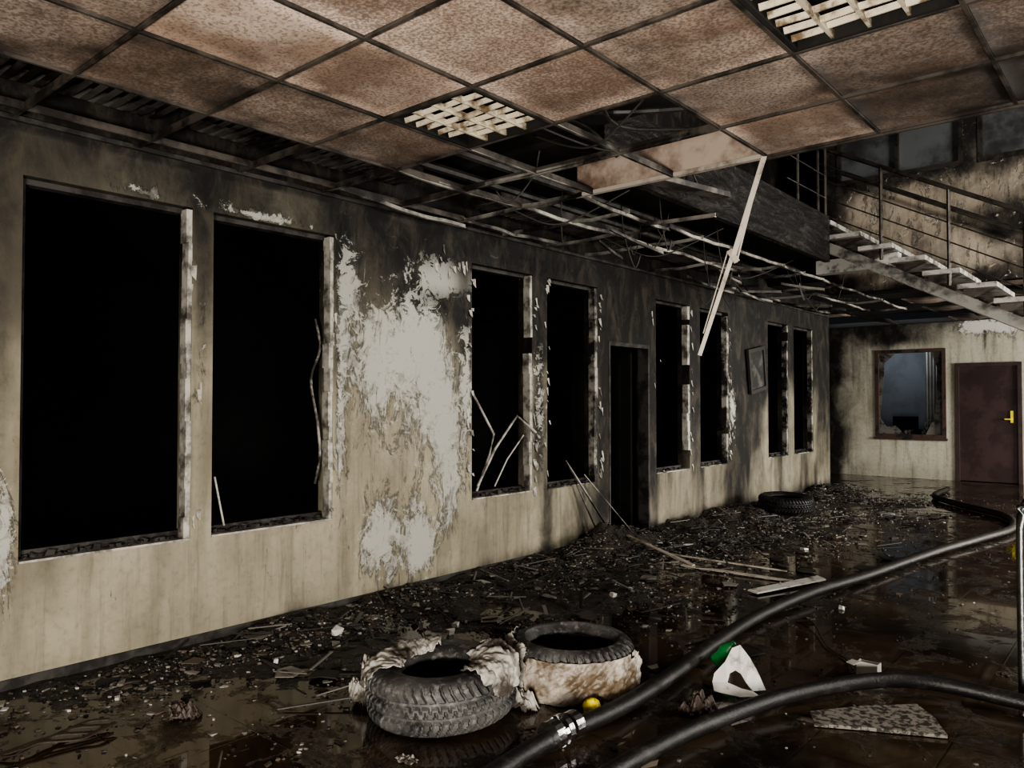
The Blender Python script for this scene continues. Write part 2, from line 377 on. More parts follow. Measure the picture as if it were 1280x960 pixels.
for i in range(60):
    s=random.uniform(.02,.08); g.chunk((random.uniform(.1,1.2),random.uniform(15.75,15.95),.74+s*.8),s,s*.7,s*1.1,random.random()*3,0,None)
g.obj('desk_clutter',MFR2,parent=e)
g=G(); g.box(-.22+.4,.22+.4,16.13,16.17,.82,1.10); g.box(.37,.43,16.14,16.16,.755,.82); g.box(.30,.50,16.07,16.23,.74,.755); g.obj('computer_monitor',MBLK,parent=e)
g=G(); fx,fy=.85,16.15; g.tube([(fx,fy,.76),(fx,fy,.86)],.015,8,1); g.tube([(fx+.11*math.cos(t*math.pi/8),fy,.94+.11*math.sin(t*math.pi/8)) for t in range(17)],.01,6,1)
for t in range(5): g.bar((fx,fy,.94),(fx+.1*math.cos(t*1.257),fy,.94+.1*math.sin(t*1.257)),.05,.01)
g.box(fx-.06,fx+.06,fy-.06,fy+.06,.74,.76); g.obj('desk_fan',MWHITE,parent=e)
e=empty('door_2'); g=G()
for q in ((1.391,1.45,0,2.0),(2.32,2.379,0,2.0),(1.391,2.379,2.0,2.059)): g.box(q[0],q[1],15.37,15.48,q[2],q[3])
g.obj('frame',MDFR,parent=e)
g=G(); g.box(1.45,2.32,15.41,15.45,.01,2.0); g.obj('leaf',MDOOR,parent=e)
g=G(); g.box(2.21,2.25,15.39,15.41,1.03,1.23); g.box(2.13,2.22,15.35,15.37,1.08,1.10); g.box(2.21,2.23,15.37,15.39,1.08,1.10); g.obj('handle',MYEL,parent=e)

def umask(x,z):
    n=fbm(x*.8,z*.8,9); n2=fbm(x*2.2,z*2.2,4)
    s=.9*sst(1.25,.85,x+.1*n)+.75*sst(3.15,2.8,z)+.80*sst(3.75,4.3,z)+.50*n2+.65*gau(x,z,2.9,3.5,.6,.35)+.05
    return (min(1.2,max(0,s)),.3,max(0,.25+.3*n))
grid_wall('wall_stairwell',.85,9,2.8,5.8,[(1.0,2.45,4.2,5.4),(2.6,4.2,4.2,5.4)],.05,lambda u,v,d:Vector((u,10.4+d,v)),.16,umask,MWU)
for i,(a,b) in enumerate(((1.0,2.45),(2.6,4.2))):
    e=empty('window_%d'%(10+i)); g=G()
    for q in ((a,b,4.2,4.26),(a,b,5.34,5.4),(a,a+.05,4.26,5.34),(b-.05,b,4.26,5.34),((a+b)/2-.02,(a+b)/2+.02,4.26,5.34)): g.box(q[0],q[1],10.39,10.5,q[2],q[3])
    g.obj('frame',MRAIL,parent=e)
    g=G(); g.box(a+.05,b-.05,10.45,10.46,4.26,5.34); g.obj('pane',MBLUEG,parent=e)
g=G(); g.box(0,.85,12.4,12.5,3.46,5.8); g.obj('wall_gallery_end',MBLK)
g=G(); g.box(0,9,4.0,12.5,5.8,5.95); g.obj('ceiling_stairwell',MSOOT)
g=G(); g.box(0,9,4.30,4.42,3.45,5.8); g.obj('wall_upper_near',MSOOT)
g=G(); g.box(0,9,-3,4.42,3.3,3.45); g.obj('ceiling_slab_near',MSOOT)
k=M('wavy_soot_fascia'); w=k.noise(3,5,.65,k.vec(1,1,3.5),2.0)
MWAVE=k.out(k.mix(k.mr(w,.48,.66),(.014,.013,.012),(.050,.045,.040)),.55,w,1.0,.10)
g=G(); g.box(0,1.3,4.42,10.4,3.25,3.46); g.obj('ceiling_gallery_slab',MSOOT)
g=G(); g.box(1.3,1.36,4.42,9.0,2.98,3.50); g.obj('trim_gallery_fascia',MWAVE)
g=G(); g.box(-1.3,9,10.56,15.4,3.0,3.3); g.obj('ceiling_slab_back',MSOOT)

V=[];F=[];MK=[]
def tile(x0,x1,y0,y1,z,sag=0,soot_dim=0,tone=0,dz=(0,0,0,0),N=6,tone2=0):
    n=len(V)
    for top in (0,1):
        for i in range(N+1):
            for j in range(N+1):
                u=i/N;v=j/N
                x=x0+(x1-x0)*u;y=y0+(y1-y0)*v
                zz=z-sag*math.sin(math.pi*u)*math.sin(math.pi*v)+dz[0]*(1-u)*(1-v)+dz[1]*u*(1-v)+dz[2]*(1-u)*v+dz[3]*u*v
                ed=min(u,1-u,v,1-v); s=soot_dim+.30*sst(.17,0,ed)*random.uniform(.5,1.2)
                V.append((x,y,zz+.015*top)); MK.append((max(0,s+.22*fbm(x*1.2,y*1.2)),tone2,0))
    Q=(N+1)*(N+1)
    for i in range(N):
        for j in range(N):
            a=n+i*(N+1)+j; F.append((a,a+1,a+N+2,a+N+1)); F.append((a+Q,a+Q+N+1,a+Q+N+2,a+Q+1))
    for i in range(N):
        for (a,b) in ((i,i+1),(i*(N+1),(i+1)*(N+1)),(N*(N+1)+i,N*(N+1)+i+1),(i*(N+1)+N,(i+1)*(N+1)+N)):
            F.append((n+a,n+b,n+b+Q,n+a+Q))
XL=[.17+.6*i for i in range(-1,15)]; YL=[4.26-.6*i for i in range(0,13)]
XL=[x for x in XL if x<9]
LAMP=[(1.37,2.46),(3.17,2.46),(4.97,2.46)]
for x in XL[2:]:
    if x+.6>9: continue
    for y in YL[1:]:
        if any(abs(x-a)<.1 and abs(y-b)<.1 for a,b in LAMP): continue
        if x<2.5 and y>3.0: continue
        s=.10+.18*random.random()+.30*sst(2.6,4.2,y)*sst(2.4,3.0,x)+.36*sst(2.0,4.0,x)+.26*sst(1.0,.7,x)+.20*sst(1.3,.4,y)  # soot variation plus light falloff towards the sides, painted into the tile colour
        tile(x+.006,x+.594,y+.006,y+.594,2.80,random.uniform(0,.012),s,tone2=random.uniform(0,.3))
obj('ceiling',V,F,MTILE,True,None,MK)
V=[];F=[];MK=[]
for i in range(0,14):
    for j in range(8):
        x=-.4+.6*i; y=10.6+.6*j
        if x+.6>9: continue
        if x<1.2 and random.random()<.75: continue
        if random.random()<.2: continue
        hang=random.random()<.25
        tile(x+.01,x+.59,y+.01,y+.59,2.83,random.uniform(.0,.05),.30+.6*random.random(),dz=(0,-.10 if hang else 0,0,-.14 if hang else 0))
obj('ceiling_back_panels',V,F,MTILE,True,None,MK)

g=G()
for x in XL[1:]:
    g.box(x-.008,x+.008,-3,4.26,2.785,2.79); g.box(x-.003,x+.003,-3,4.26,2.79,2.825)
for y in YL:
    xa=.03 if y<4.0 else 2.57
    g.box(xa,9,y-.008,y+.008,2.7855,2.7905); g.box(xa,9,y-.003,y+.003,2.79,2.825)
g.box(2.55,9,4.262,4.28,2.775,2.83)
g.obj('trim_ceiling_grid',simple('dark_grid_metal',(.11,.095,.08),.55,.2,.3,4,(.03,.026,.022),(.40,.60)))
g=G()
def wob(p,q,amp,w=.019,segs=6):
    p=Vector(p);q=Vector(q);prev=p
    for i in range(1,segs+1):
        t=i/segs; c=p.lerp(q,t); e=math.sin(math.pi*t) if i<segs else 0
        c=c+Vector((0,0,-abs(amp)*e*(.4+.8*random.random())))+Vector((random.uniform(-.006,.006),random.uniform(-.006,.006),0))
        g.bar(prev,c,w,.004); g.bar(prev+Vector((0,0,.013)),c+Vector((0,0,.013)),.003,.026); prev=c
for x in (.17,.77,1.25):
    y=3.06 if x<1.2 else 4.3
    while y<12.4:
        L=1.2
        if random.random()>.08: wob((x,y,2.79),(x+random.uniform(-.02,.02),min(y+L,13),2.79-(.08*random.random() if random.random()<.25 else 0)),.02)
        y+=L
y=3.06
while y<13:
    if random.random()>.08: wob((.04,y,2.79),(.77,y,2.79-(.10 if random.random()<.2 else 0)),.015,segs=4)
    if random.random()>.1 and y>4: wob((.77,y,2.79),(1.28,y,2.79-(.12 if random.random()<.25 else 0)),.02,segs=3)
    y+=.6
for x in (1.37,1.97): wob((x,3.06,2.79),(x,4.24,2.79),.01,segs=3)
wob((.77,3.66,2.79),(2.57,3.66,2.785),.01); wob((.77,4.24,2.79),(1.21,4.24,2.79),.01)
for i in range(7):
    x=random.uniform(.2,1.1);yy=random.uniform(4.6,11.5); wob((x,yy,2.78),(x+random.uniform(-.15,.15),yy+random.uniform(.4,.9),2.78-random.uniform(.05,.15)),.01,segs=2)
wob((1.15,5.2,2.77),(1.95,4.9,2.66),.01,segs=3)
g.obj('twisted_ceiling_grid',MBAR)
g=G(); g.box(.004,.026,-2.95,13,2.775,2.80); g.obj('trim_wall_angle',MFRD)
# dangling burnt wires in the ceiling void
g=G()
for i in range(16):
    x=random.uniform(.3,1.2); y=random.uniform(3.3,10.5); z=3.05; L=random.uniform(.25,.55); dx=random.uniform(-.15,.15); dy=random.uniform(-.2,.2)
    g.tube([(x,y,z),(x+dx*.3,y+dy*.2,z-L*.5),(x+dx,y+dy,z-L),(x+dx*1.4,y+dy*1.5,z-L*.8)],.006,6,4)
for (a,b) in (((.3,4.3,3.0),(1.2,5.0,3.0)),((.2,5.8,3.0),(1.2,6.6,2.98)),((.4,7.4,3.0),(1.1,8.6,2.98)),((1.45,3.1,3.05),(2.45,4.2,3.05)),((1.40,3.6,3.0),(2.5,3.3,3.02))):
    a=Vector(a);b=Vector(b);m_=(a+b)/2-Vector((0,0,random.uniform(.15,.3)))
    g.tube([a,a.lerp(m_,.6)+Vector((0,0,-.03)),m_,m_.lerp(b,.4)+Vector((0,0,-.03)),b],.007,6,5)
g.obj('dangling_burnt_wires',MWIRE,True)

for (a,b) in LAMP:
    e=empty('ceiling_louvre_lamp',(a+.3,b+.3,2.80)); g=G()
    for q in ((-.289,-.27,-.289,.289),(.27,.289,-.289,.289),(-.27,.27,-.289,-.27),(-.27,.27,.27,.289)): g.box(q[0],q[1],q[2],q[3],-.012,.13)
    g.box(-.289,.289,-.289,.289,.13,.14); g.obj('housing',MSOOT,parent=e)
    g=G()
    for i in range(1,4):
        x=-.27+.135*i
        g.box(x-.006,x+.006,-.27,.27,-.008,.022)
    for i in range(1,7):
        y=-.27+.077*i
        for s in range(4):
            if random.random()<.05: continue
            x0=-.270+.135*s; dz=random.uniform(-.008,.003); sk=random.uniform(-.008,.008)
            g.add([(x0+.008,y-.003,dz-.004),(x0+.127,y-.003+sk,dz-.004),(x0+.127,y+.003+sk,dz-.004),(x0+.008,y+.003,dz-.004),
                   (x0+.005,y-.007,dz+.020),(x0+.13,y-.007+sk,dz+.020),(x0+.13,y+.007+sk,dz+.020),(x0+.005,y+.007,dz+.020)],
                  [(0,1,2,3),(7,6,5,4),(0,4,5,1),(1,5,6,2),(2,6,7,3),(3,7,4,0)])
    g.obj('louvre_blades',MLOUV,parent=e)

e=empty('trim_bulkhead'); g=G()
g.box(1.23,2.60,4.28,4.30,2.815,3.01); g.box(1.23,1.25,4.30,4.42,2.80,3.02); g.obj('board',MFASC,parent=e)
g=G(); g.box(1.21,2.54,4.262,4.30,2.79,2.815); g.box(1.21,2.60,4.262,4.30,3.01,3.03); g.obj('edge_profile',MBARL,parent=e)
g=G()
g.bar((2.565,4.235,2.79),(2.39,4.2,2.23),.030,.012,up=Vector((.6,-.8,0)))
g.bar((2.39,4.2,2.25),(2.176,4.2,1.67),.024,.012,up=Vector((.6,-.8,0)))
g.bar((2.545,4.245,2.76),(2.40,4.22,2.20),.010,.03,up=Vector((.6,-.8,0)))
g.bar((2.36,4.19,2.26),(2.20,4.20,1.80),.006,.02,up=Vector((.6,-.8,0)))
g.bar((2.37,4.19,2.27),(2.41,4.21,2.20),.035,.015,up=Vector((.6,-.8,0)))
g.obj('hanging_ceiling_strip',MBARL)
g=G()
for x in (.22,.60): g.tube([(x,-2.8,3.12),(x+.03,3,3.10),(x,6,3.12),(x,10.2,3.1)],.035,8,4)
g.obj('burnt_pipework',simple('burnt_pipe',(.07,.065,.06),.5,.3,.6,6))
g=G()
g.tube([(1.7,3.2,3.0),(1.9,3.7,3.05),(2.5,3.9,3.0)],.02,8,5); g.tube([(1.5,3.1,2.95),(1.7,3.6,3.02),(1.6,4.2,2.98)],.012,8,5)
g.tube([(2.2,3.1,2.98),(2.0,3.6,2.92),(2.3,4.2,3.0)],.012,8,5)
g.obj('burnt_cables',simple('burnt_cable',(.05,.047,.043),.5,0,.6,6))
g=G()
for (ya,yb) in ((-1,1.9),(2.1,3.6),(4.4,6.4),(7,9)):
    g.box(.12,.125,ya,yb,2.93,3.0); g.box(.42,.425,ya,yb,2.93,3.0)
    y=ya
    while y<yb: g.box(.12,.42,y,y+.035,2.93,2.936); y+=.07
g.obj('cable_tray',simple('sooty_tray_metal',(.14,.13,.12),.5,.4,.3,3,(.025,.023,.02),(.4,.6)))
g=G()
for yc in (-.3,.9,1.5,2.7,3.9): g.box(.05,9,yc,yc+.06,3.2,3.3)
g.obj('ceiling_joists',simple('charred_joist',(.05,.044,.04),.8,0,.6,4))
g=G()
g.bar((1.50,4.8,2.99),(1.62,5.7,3.02),.14,.04)
for y in (4.9,5.6): g.bar((1.5,y,3.0),(1.38,y,3.3),.015,.015)
g.obj('dangling_duct_panel',simple('sooty_panel',(.14,.125,.11),.6,0,.5,4,(.03,.027,.024),(.4,.6)))

# ------------------------------------------------------------ staircase
st=empty('staircase')
g=G(); gb=G()
RUN=.322; RISE=.172
for i in range(20):
    x0=1.02+RUN*i if i>0 else .88; z=3.46-RISE*i
    x1=1.02+RUN*(i+1)+.03
    if z<.1: break
    g.box(x0,x1,9.0,10.15,z-.05,z)
    for (ya,yb) in ((9.10,9.22),(9.92,10.04)):
        gb.add([(x0+.04,ya,z-.05),(x1-.03,ya,z-.05),(x0+.05,ya,z-.05-.10),(x0+.04,yb,z-.05),(x1-.03,yb,z-.05),(x0+.05,yb,z-.05-.10)],[(0,2,1),(3,4,5),(0,1,4,3),(0,3,5,2),(1,2,5,4)])
g.obj('treads',MTREAD,parent=st); gb.obj('tread_brackets',MRAIL,parent=st)
g=G(); slope=RISE/RUN
f=lambda x:3.385-(x-1.02)*slope
for (ya,yb) in ((9.08,9.24),(9.9,10.06)):
    xa,xb=1.02,7.2
    g.add([(xa,ya,f(xa)),(xb,ya,f(xb)),(xb,ya,f(xb)-.13),(xa,ya,f(xa)-.13),(xa,yb,f(xa)),(xb,yb,f(xb)),(xb,yb,f(xb)-.13),(xa,yb,f(xa)-.13)],[(0,3,2,1),(4,5,6,7),(0,1,5,4),(3,7,6,2),(0,4,7,3),(1,2,6,5)])
g.obj('stringers',MSTR,parent=st)
g=G()
def nz(x): return 3.46-(x-1.05)*slope
for x in (1.22,1.90,2.557,3.22,3.88,4.54,5.2):
    g.tube([(x,9.03,nz(x)-.06),(x,9.03,nz(x)+.95)],.020,8,1)
g.tube([(1.0,9.03,nz(1.22)+1.0),(1.22,9.03,nz(1.22)+.97),(5.4,9.03,nz(5.4)+.95)],.024,8,1)
for h in (.2,.4,.6,.78): g.tube([(1.22,9.03,nz(1.22)+h),(5.3,9.03,nz(5.3)+h)],.008,6,1)
g.tube([(1.1,10.28,nz(1.1)+.9),(5.4,10.28,nz(5.4)+.9)],.024,8,1)
for x in (1.4,2.5,3.6): g.tube([(x,10.28,nz(x)+.88),(x,10.30,nz(x)+.80),(x,10.395,nz(x)+.80)],.01,6,1)
g.obj('railing',MRAIL,parent=st)
g=G()
for y in (8.1,8.95): g.tube([(1.33,y,3.50),(1.33,y,4.30)],.018,8,1)
for h in (.25,.5,.80): g.tube([(1.33,7.8,3.46+h-.02),(1.33,8.95,3.46+h)],.008 if h<.7 else .018,6,1)
g.obj('gallery_railing',MRAIL)
g=G(); g.box(1.1,2.0,9.3,9.45,2.9,3.06); g.obj('trim_stair_beam',MWHITE)

# ------------------------------------------------------------ debris
TY=[(1.79,2.46,.40),(2.02,3.13,.36),(.62,9.55,.35)]
deb=empty('burnt_debris')
def env(x,y):
    e=.035*sst(1.0,.2,x)*sst(2.2,3.2,y)+.025*sst(1.2,.2,x)*sst(.8,1.6,y)
    e+=.10*gau(x,y,.28,6.1,.22,.45)+.040*gau(x,y,.9,6.9,.6,.9)+.045*gau(x,y,1.1,4.8,.6,.6)+.04*gau(x,y,.8,2.5,.55,.45)+.040*gau(x,y,.6,9.0,.6,1.0)+.035*gau(x,y,1.4,8,.6,.8)+.03*gau(x,y,1.2,11.2,.7,.8)
    e+=.045*gau(x,y,1.25,3.6,.5,.35)
    return e
def hgt(x,y):
    n=.5+.9*fbm(x*2.0,y*2.0,0,5); n2=.5+.5*fbm(x*11,y*11,3,4)
    return env(x,y)*(1.2*n+.7*n2)-.022
V=[];F=[];st_=.03; NX=int(2.3/st_); NY=int(11.6/st_)
for i in range(NX+1):
    for j in range(NY+1):
        x=.012+i*st_; y=1.0+j*st_
        V.append((x,y,max(-.02,hgt(x,y))))
for i in range(NX):
    for j in range(NY):
        a=i*(NY+1)+j; q=(a,a+NY+1,a+NY+2,a+1)
        if max(V[t][2] for t in q)>-.015: F.append(q)
obj('ash_layer',V,F,MASH,parent=deb)
g=G()
def dcol():
    r=random.random()
    if r<.46: v=random.uniform(.010,.035); return (v,v*.93,v*.85)
    if r<.76: v=random.uniform(.04,.12); return (v*1.15,v*.88,v*.66)
    if r<.95: v=random.uniform(.12,.28); return (v,v*.93,v*.82)
    v=random.uniform(.3,.5); return (v,v*.97,v*.9)
def clear(x,y,s):
    return all(math.hypot(x-a,y-b)>r+s for a,b,r in TY)
cnt=0
while cnt<20000:
    x=abs(random.gauss(0,1.2))+.07; y=random.uniform(.9,13)
    if x>3.9: continue
    e=env(x,y); d=min(.9,e*13)+.06+.20*sst(5.0,7,y)*sst(12.5,11,y)*sst(2.8,1.2,x)
    d*=.10+2.0*max(0,.42+1.3*fbm(x*1.5,y*1.5,5))
    if random.random()>d: continue
    q=random.random()
    s=random.uniform(.004,.012) if q<.87 else (random.uniform(.012,.03) if q<.988 else random.uniform(.03,.07))
    if not clear(x,y,s): continue
    fl=random.uniform(.15,.7) if s<.02 else random.uniform(.06,.25); z=max(0,hgt(x,y))+s*fl*.5
    g.chunk((x,y,z),s,s*random.uniform(.25,1),s*fl,random.uniform(0,6.28),random.uniform(-.5,.5) if s<.02 and z>.01 else random.uniform(-.1,.1),dcol()); cnt+=1
for i in range(3000):
    x=random.uniform(.8,4.2);y=random.uniform(1,13); s=random.uniform(.003,.012)
    if fbm(x*1.8,y*1.8,11)<-.05 or not clear(x,y,s): continue
    g.chunk((x,y,s*.3),s,s*random.uniform(.4,1),s*.4,random.uniform(0,6.28),0,dcol())
g.obj('charred_crumbs',MDEB,masks=True,parent=deb)
g=G()
for i in range(230):
    x=abs(random.gauss(.3,.9))+.12;y=random.uniform(2.0,11.5);L=random.uniform(.05,.4);a=random.uniform(0,3.14)
    z=max(0,hgt(x,y))+.010
    dx=L*math.cos(a)/2; dy=L*math.sin(a)/2
    if x-abs(dx)<.05 or not clear(x,y,L/2): continue
    v=random.choice((.02,.02,.05,.1,.2)); g.bar((x-dx,y-dy,z),(x+dx,y+dy,z+random.uniform(0,.04)),random.uniform(.006,.025),.005,(v,v*.93,v*.85))
g.obj('charred_strips',MDEB,masks=True,parent=deb)
g=G()
for i in range(90):
    x=random.uniform(.25,2.6);y=random.uniform(2,11.5);s=random.uniform(.03,.11)
    if not clear(x,y,s): continue
    z=max(0,hgt(x,y))+.006; v=random.choice((.02,.03,.05,.09,.2)); a0=random.random()*6.28; n=random.randint(5,7)
    P=[(x+s*random.uniform(.5,1)*math.cos(a0+6.28*t/n),y+s*random.uniform(.5,1)*math.sin(a0+6.28*t/n),z+random.uniform(0,.02)) for t in range(n)]
    g.add(P+[(p[0],p[1],p[2]+.004) for p in P],[tuple(range(n))[::-1],tuple(range(n,2*n))]+[(t,(t+1)%n,n+(t+1)%n,n+t) for t in range(n)],(v,v*.92,v*.8))
g.obj('board_scraps',MDEB,masks=True,parent=deb)
g=G()
for (x,y,s) in ((.57,2.79,.035),(.93,3.41,.025),(1.0,3.30,.03),(.7,2.3,.02),(1.3,4.6,.03),(1.7,7.2,.04),(2.6,5.4,.02)):
    g.chunk((x,y,max(0,hgt(x,y))+s*.6),s,s*.8,s*.8,random.random()*3,.2,None)
g.obj('plaster_lumps',MWHITE,parent=deb)
g=G(); g.bar((.30,6.35,.12),(1.25,5.90,.03),.03,.012); g.bar((1.15,5.88,.02),(2.12,5.94,.012),.045,.012); g.bar((.9,6.1,.05),(1.9,6.25,.014),.02,.01); g.obj('fallen_ceiling_strip',MBARL,parent=deb)
g=G()
g.add([(1.93,5.42,.012),(2.02,5.38,.012),(2.26,6.10,.02),(2.17,6.18,.02),(1.93,5.42,.024),(2.02,5.38,.024),(2.26,6.10,.032),(2.17,6.18,.032)],[(0,3,2,1),(4,5,6,7),(0,1,5,4),(1,2,6,5),(2,3,7,6),(3,0,4,7)])
g.obj('fallen_white_slat',MWHITE)
g=G(); g.bar((.03,5.75,.85),(.22,6.25,.12),.03,.012); g.bar((.05,5.9,.62),(.14,6.15,.10),.02,.01); g.bar((.03,6.05,.7),(.35,6.45,.1),.022,.008); g.obj('leaning_metal_strip',MBAR,parent=deb)

# ------------------------------------------------------------ tyres
def prof(R,w,rb):
    P=[(rb,.80*w),(rb+.03,.96*w),(R-.07,1.0*w),(R-.028,.96*w),(R-.004,.83*w),(R,.66*w),(R+.003,.5*w),(R,.34*w),(R-.004,.17*w),(R-.028,.04*w),(R-.07,0.0),(rb+.03,.04*w),(rb,.20*w),
       (rb+.02,.27*w),(rb+.06,.18*w),(R-.04,.22*w),(R-.022,.5*w),(R-.04,.78*w),(rb+.06,.82*w),(rb+.02,.73*w)]
    out=[];n=len(P)
    for i in range(n):
        a,b,c,d=[Vector((*P[(i+k)%n],0)) for k in (-1,0,1,2)]
        for k in range(4):
            t=k/4; q=.5*((2*b)+(c-a)*t+(2*a-5*b+4*c-d)*t*t+(3*b-a-3*c+d)*t**3); out.append((q.x,q.y))
    return out
def tyre(name,R,w,rb,loc,rot,warp=.004,blocks=52,mat=None):
    pr=prof(R,w,rb); seg=364; V=[];F=[]; n=len(pr)
    for i in range(seg):
        t=2*math.pi*i/seg
        for j,(r,z) in enumerate(pr):
            rr=r
            if r>R-.026 and j<n*.62:
                zz=z/w; gv=0
                if abs(zz-.36)<.03 or abs(zz-.64)<.03: gv=.015
                ph=(t*blocks/(2*math.pi)+abs(zz-.5)*2.4+(0.5 if zz>.5 else 0))%1
                if ph<.28: gv=.015
                rr-=gv
            wv=warp*fbm(3*math.cos(t),3*math.sin(t),z*6)
            V.append(((rr+wv)*math.cos(t),(rr+wv)*math.sin(t),max(0,z+wv*.5*(z>.02))))
    for i in range(seg):
        for j in range(n):
            a=i*n+j;b=i*n+(j+1)%n;c=((i+1)%seg)*n+(j+1)%n;d=((i+1)%seg)*n+j
            F.append((a,b,c,d))
    o=obj(name,V,F,mat or MTYRE,False,loc=loc); o.rotation_euler=rot
    return o
def wrap(name,par,R,w,rb,t0,t1,s0,s1,off,mat,seed,thr=.0,ns=50,nt=120,drape=0,amp=1):
    P=[(rb-.03,.72*w),(rb,.86*w),(rb+.03,.96*w),(R-.07,1.0*w),(R-.028,.96*w),(R-.004,.83*w),(R,.66*w),(R+.003,.5*w),(R,.34*w),(R-.004,.17*w),(R-.02,.04*w)]
    V=[];F=[];K=[]
    for i in range(nt+1):
        t=t0+(t1-t0)*i/nt
        for j in range(ns+1):
            s=s0+(s1-s0)*j/ns; a=min(int(s),len(P)-2); f=s-a
            r=P[a][0]*(1-f)+P[a+1][0]*f; z=P[a][1]*(1-f)+P[a+1][1]*f
            cr=R-.09; nx=r-cr; nz_=z-w*.5; L=math.hypot(nx,nz_) or 1
            rid=1-abs(2*((t*3.1+.5*fbm(t*3,s*.6,seed))%1)-1)
            wr=amp*(abs(fbm(t*5+s*.7,s*.5,seed,3))*.030+.012*rid*rid+abs(fbm(t*14,s*1.5,seed+3,2))*.008)
            d=off+wr
            rr=r+nx/L*d; zz=z+nz_/L*d
            if drape and s>6: rr+=drape*(s-6)*.25
            V.append((rr*math.cos(t),rr*math.sin(t),max(.004,zz)))
            u=i/nt;v=j/ns
            K.append(min(u,1-u)*3.0+min(v,1-v)*2.0+.75*fbm(t*3.6,s*.6,seed+9,4)>thr)
    for i in range(nt):
        for j in range(ns):
            a=i*(ns+1)+j; q=(a,a+ns+1,a+ns+2,a+1)
            if all(K[x] for x in q): F.append(q)
    o=obj(name,V,F,mat,True,parent=par)
    m=o.modifiers.new('t','SOLIDIFY'); m.thickness=.003
    return o
D=math.radians
T1=(1.79,2.46,.010)
ty=tyre('charred_tyre',.335,.225,.17,T1,(D(2),D(-2),0))
wrap('scorched_rag_left',ty,.335,.225,.17,D(135),D(250),1.2,6.0,.007,MCLOTH,2.0,.38,amp=.8)
wrap('scorched_rag_right',ty,.335,.225,.17,D(-12),D(85),0.6,6.6,.007,MCLOTH,12.0,.44,amp=.8)
T2=(2.02,3.13,0)
ty2=tyre('charred_tyre',.305,.235,.215,T2,(0,0,0),.003)
wrap('muddy_wrap',ty2,.305,.235,.215,D(-112),D(32),5.2,10,.006,MCLOTH2,5.0,.25,drape=.02,amp=.7)
wrap('muddy_wrap_left',ty2,.305,.235,.215,D(-170),D(-95),4.2,10,.012,MCLOTH,15.0,.36,drape=.04)
tyre('charred_tyre',.33,.20,.2,(.62,9.55,.03),(D(2),D(2),0),mat=simple('burnt_black_rubber',(.014,.013,.012),.5,0,.4,10,(.04,.037,.034),(.5,.7)))
def crumple(name,loc,sx,sy,sz,mat,seed,rot=0,n=44,par=None):
    V=[];F=[];K=[]
    for i in range(n+1):
        for j in range(n+1):
            u=i/n*2-1;v=j/n*2-1
            r=math.hypot(u,v)
            edge=1+.35*fbm(math.atan2(v,u)*1.3,seed,2)
            h=max(0,1-(r/edge)**2)
            z=sz*(h**.6)*(.45+.75*abs(fbm(u*1.7,v*1.7,seed,4))*1.6)
            p=Matrix.Rotation(rot,3,'Z')@Vector((u*sx,v*sy,0))
            V.append((p.x,p.y,max(.004,z))); K.append(r<edge)
    for i in range(n):
        for j in range(n):
            a=i*(n+1)+j; q=(a,a+n+1,a+n+2,a+1)
            if all(K[x] for x in q): F.append(q)
    o=obj(name,V,F,mat,True,loc=loc,parent=par); m=o.modifiers.new('t','SOLIDIFY'); m.thickness=.003; return o
crumple('hanging_rag',(-.33,-.14,.02),.10,.08,.17,MCLOTH,3.3,D(35),par=ty)
crumple('plastic_heap',(.0,-.40,.0),.12,.05,.08,MCLOTH,8.3,par=ty2)
crumple('burnt_garment',(2.68,3.18,0),.09,.055,.09,MLEATH,6.1,D(40))
crumple('burnt_shoe',(.97,1.66,0),.035,.085,.07,MLEATH,1.1,D(-30))
crumple('paper_scrap',(2.02,2.04,0),.05,.035,.02,MBOARD,4.1)
g=G()
for k_ in range(4):
    o=k_*.05
    P=[]
    for t in range(7):
        P.append((.80+.03*math.sin(t*1.1+k_)+o*.5,1.00+.07*t,.015+.02*abs(math.sin(t*.9+k_))))
    P=cat(P,5)
    for a,b in zip(P[:-1],P[1:]): g.bar(a,b,.022,.005)
g.obj('burnt_glove_straps',MLEATH)

def lathe(g,prof_,seg=32,Mx=Matrix.Identity(4),rib=0):
    V=[];F=[];n=len(prof_)
    for i in range(seg):
        t=2*math.pi*i/seg
        for (r,z) in prof_:
            rr=r-(rib if (i%2 and .2<z/prof_[-1][1]<.9) else 0)
            V.append(Mx@Vector((rr*math.cos(t),rr*math.sin(t),z)))
    for i in range(seg):
        for j in range(n-1):
            F.append((i*n+j,((i+1)%seg)*n+j,((i+1)%seg)*n+j+1,i*n+j+1))
    g.add(V,F)
g=G()
lathe(g,[(0,0),(.036,.001),(.040,.008),(.040,.045),(.034,.055),(.018,.058),(.016,.068),(0,.070)],36,Matrix.Rotation(D(18),4,'X')@Matrix.Translation((0,0,.012)),.002)
g.obj('yellow_cap',MYEL,True,loc=(2.335,2.86,.004))
g=G(); Mx=Matrix.Rotation(D(40),4,'Y')@Matrix.Scale(.7,4,(0,1,0))
lathe(g,[(0,0),(.038,.003),(.040,.02),(.032,.06),(.040,.09),(.037,.11),(.018,.14),(.014,.15),(.014,.165),(0,.165)],28,Mx)
g.obj('crushed_green_bottle',MGRN,True,loc=(2.46,3.80,.026))
H1=[(2.44,1.2,.045),(2.43,1.9,.045),(2.40,2.28,.046),(2.405,2.53,.05),(2.43,2.9,.045),(2.41,3.35,.044),(2.34,4.05,.044),(2.30,4.77,.044),(2.36,5.55,.055),(2.47,6.34,.044),(2.58,7.2,.044),(2.69,7.98,.044),(2.86,8.9,.044),(2.98,9.76,.044),(2.78,10.7,.044),(2.17,11.5,.044),(1.7,12.3,.044),(1.65,13.4,.044)]
e=empty('fire_hose')
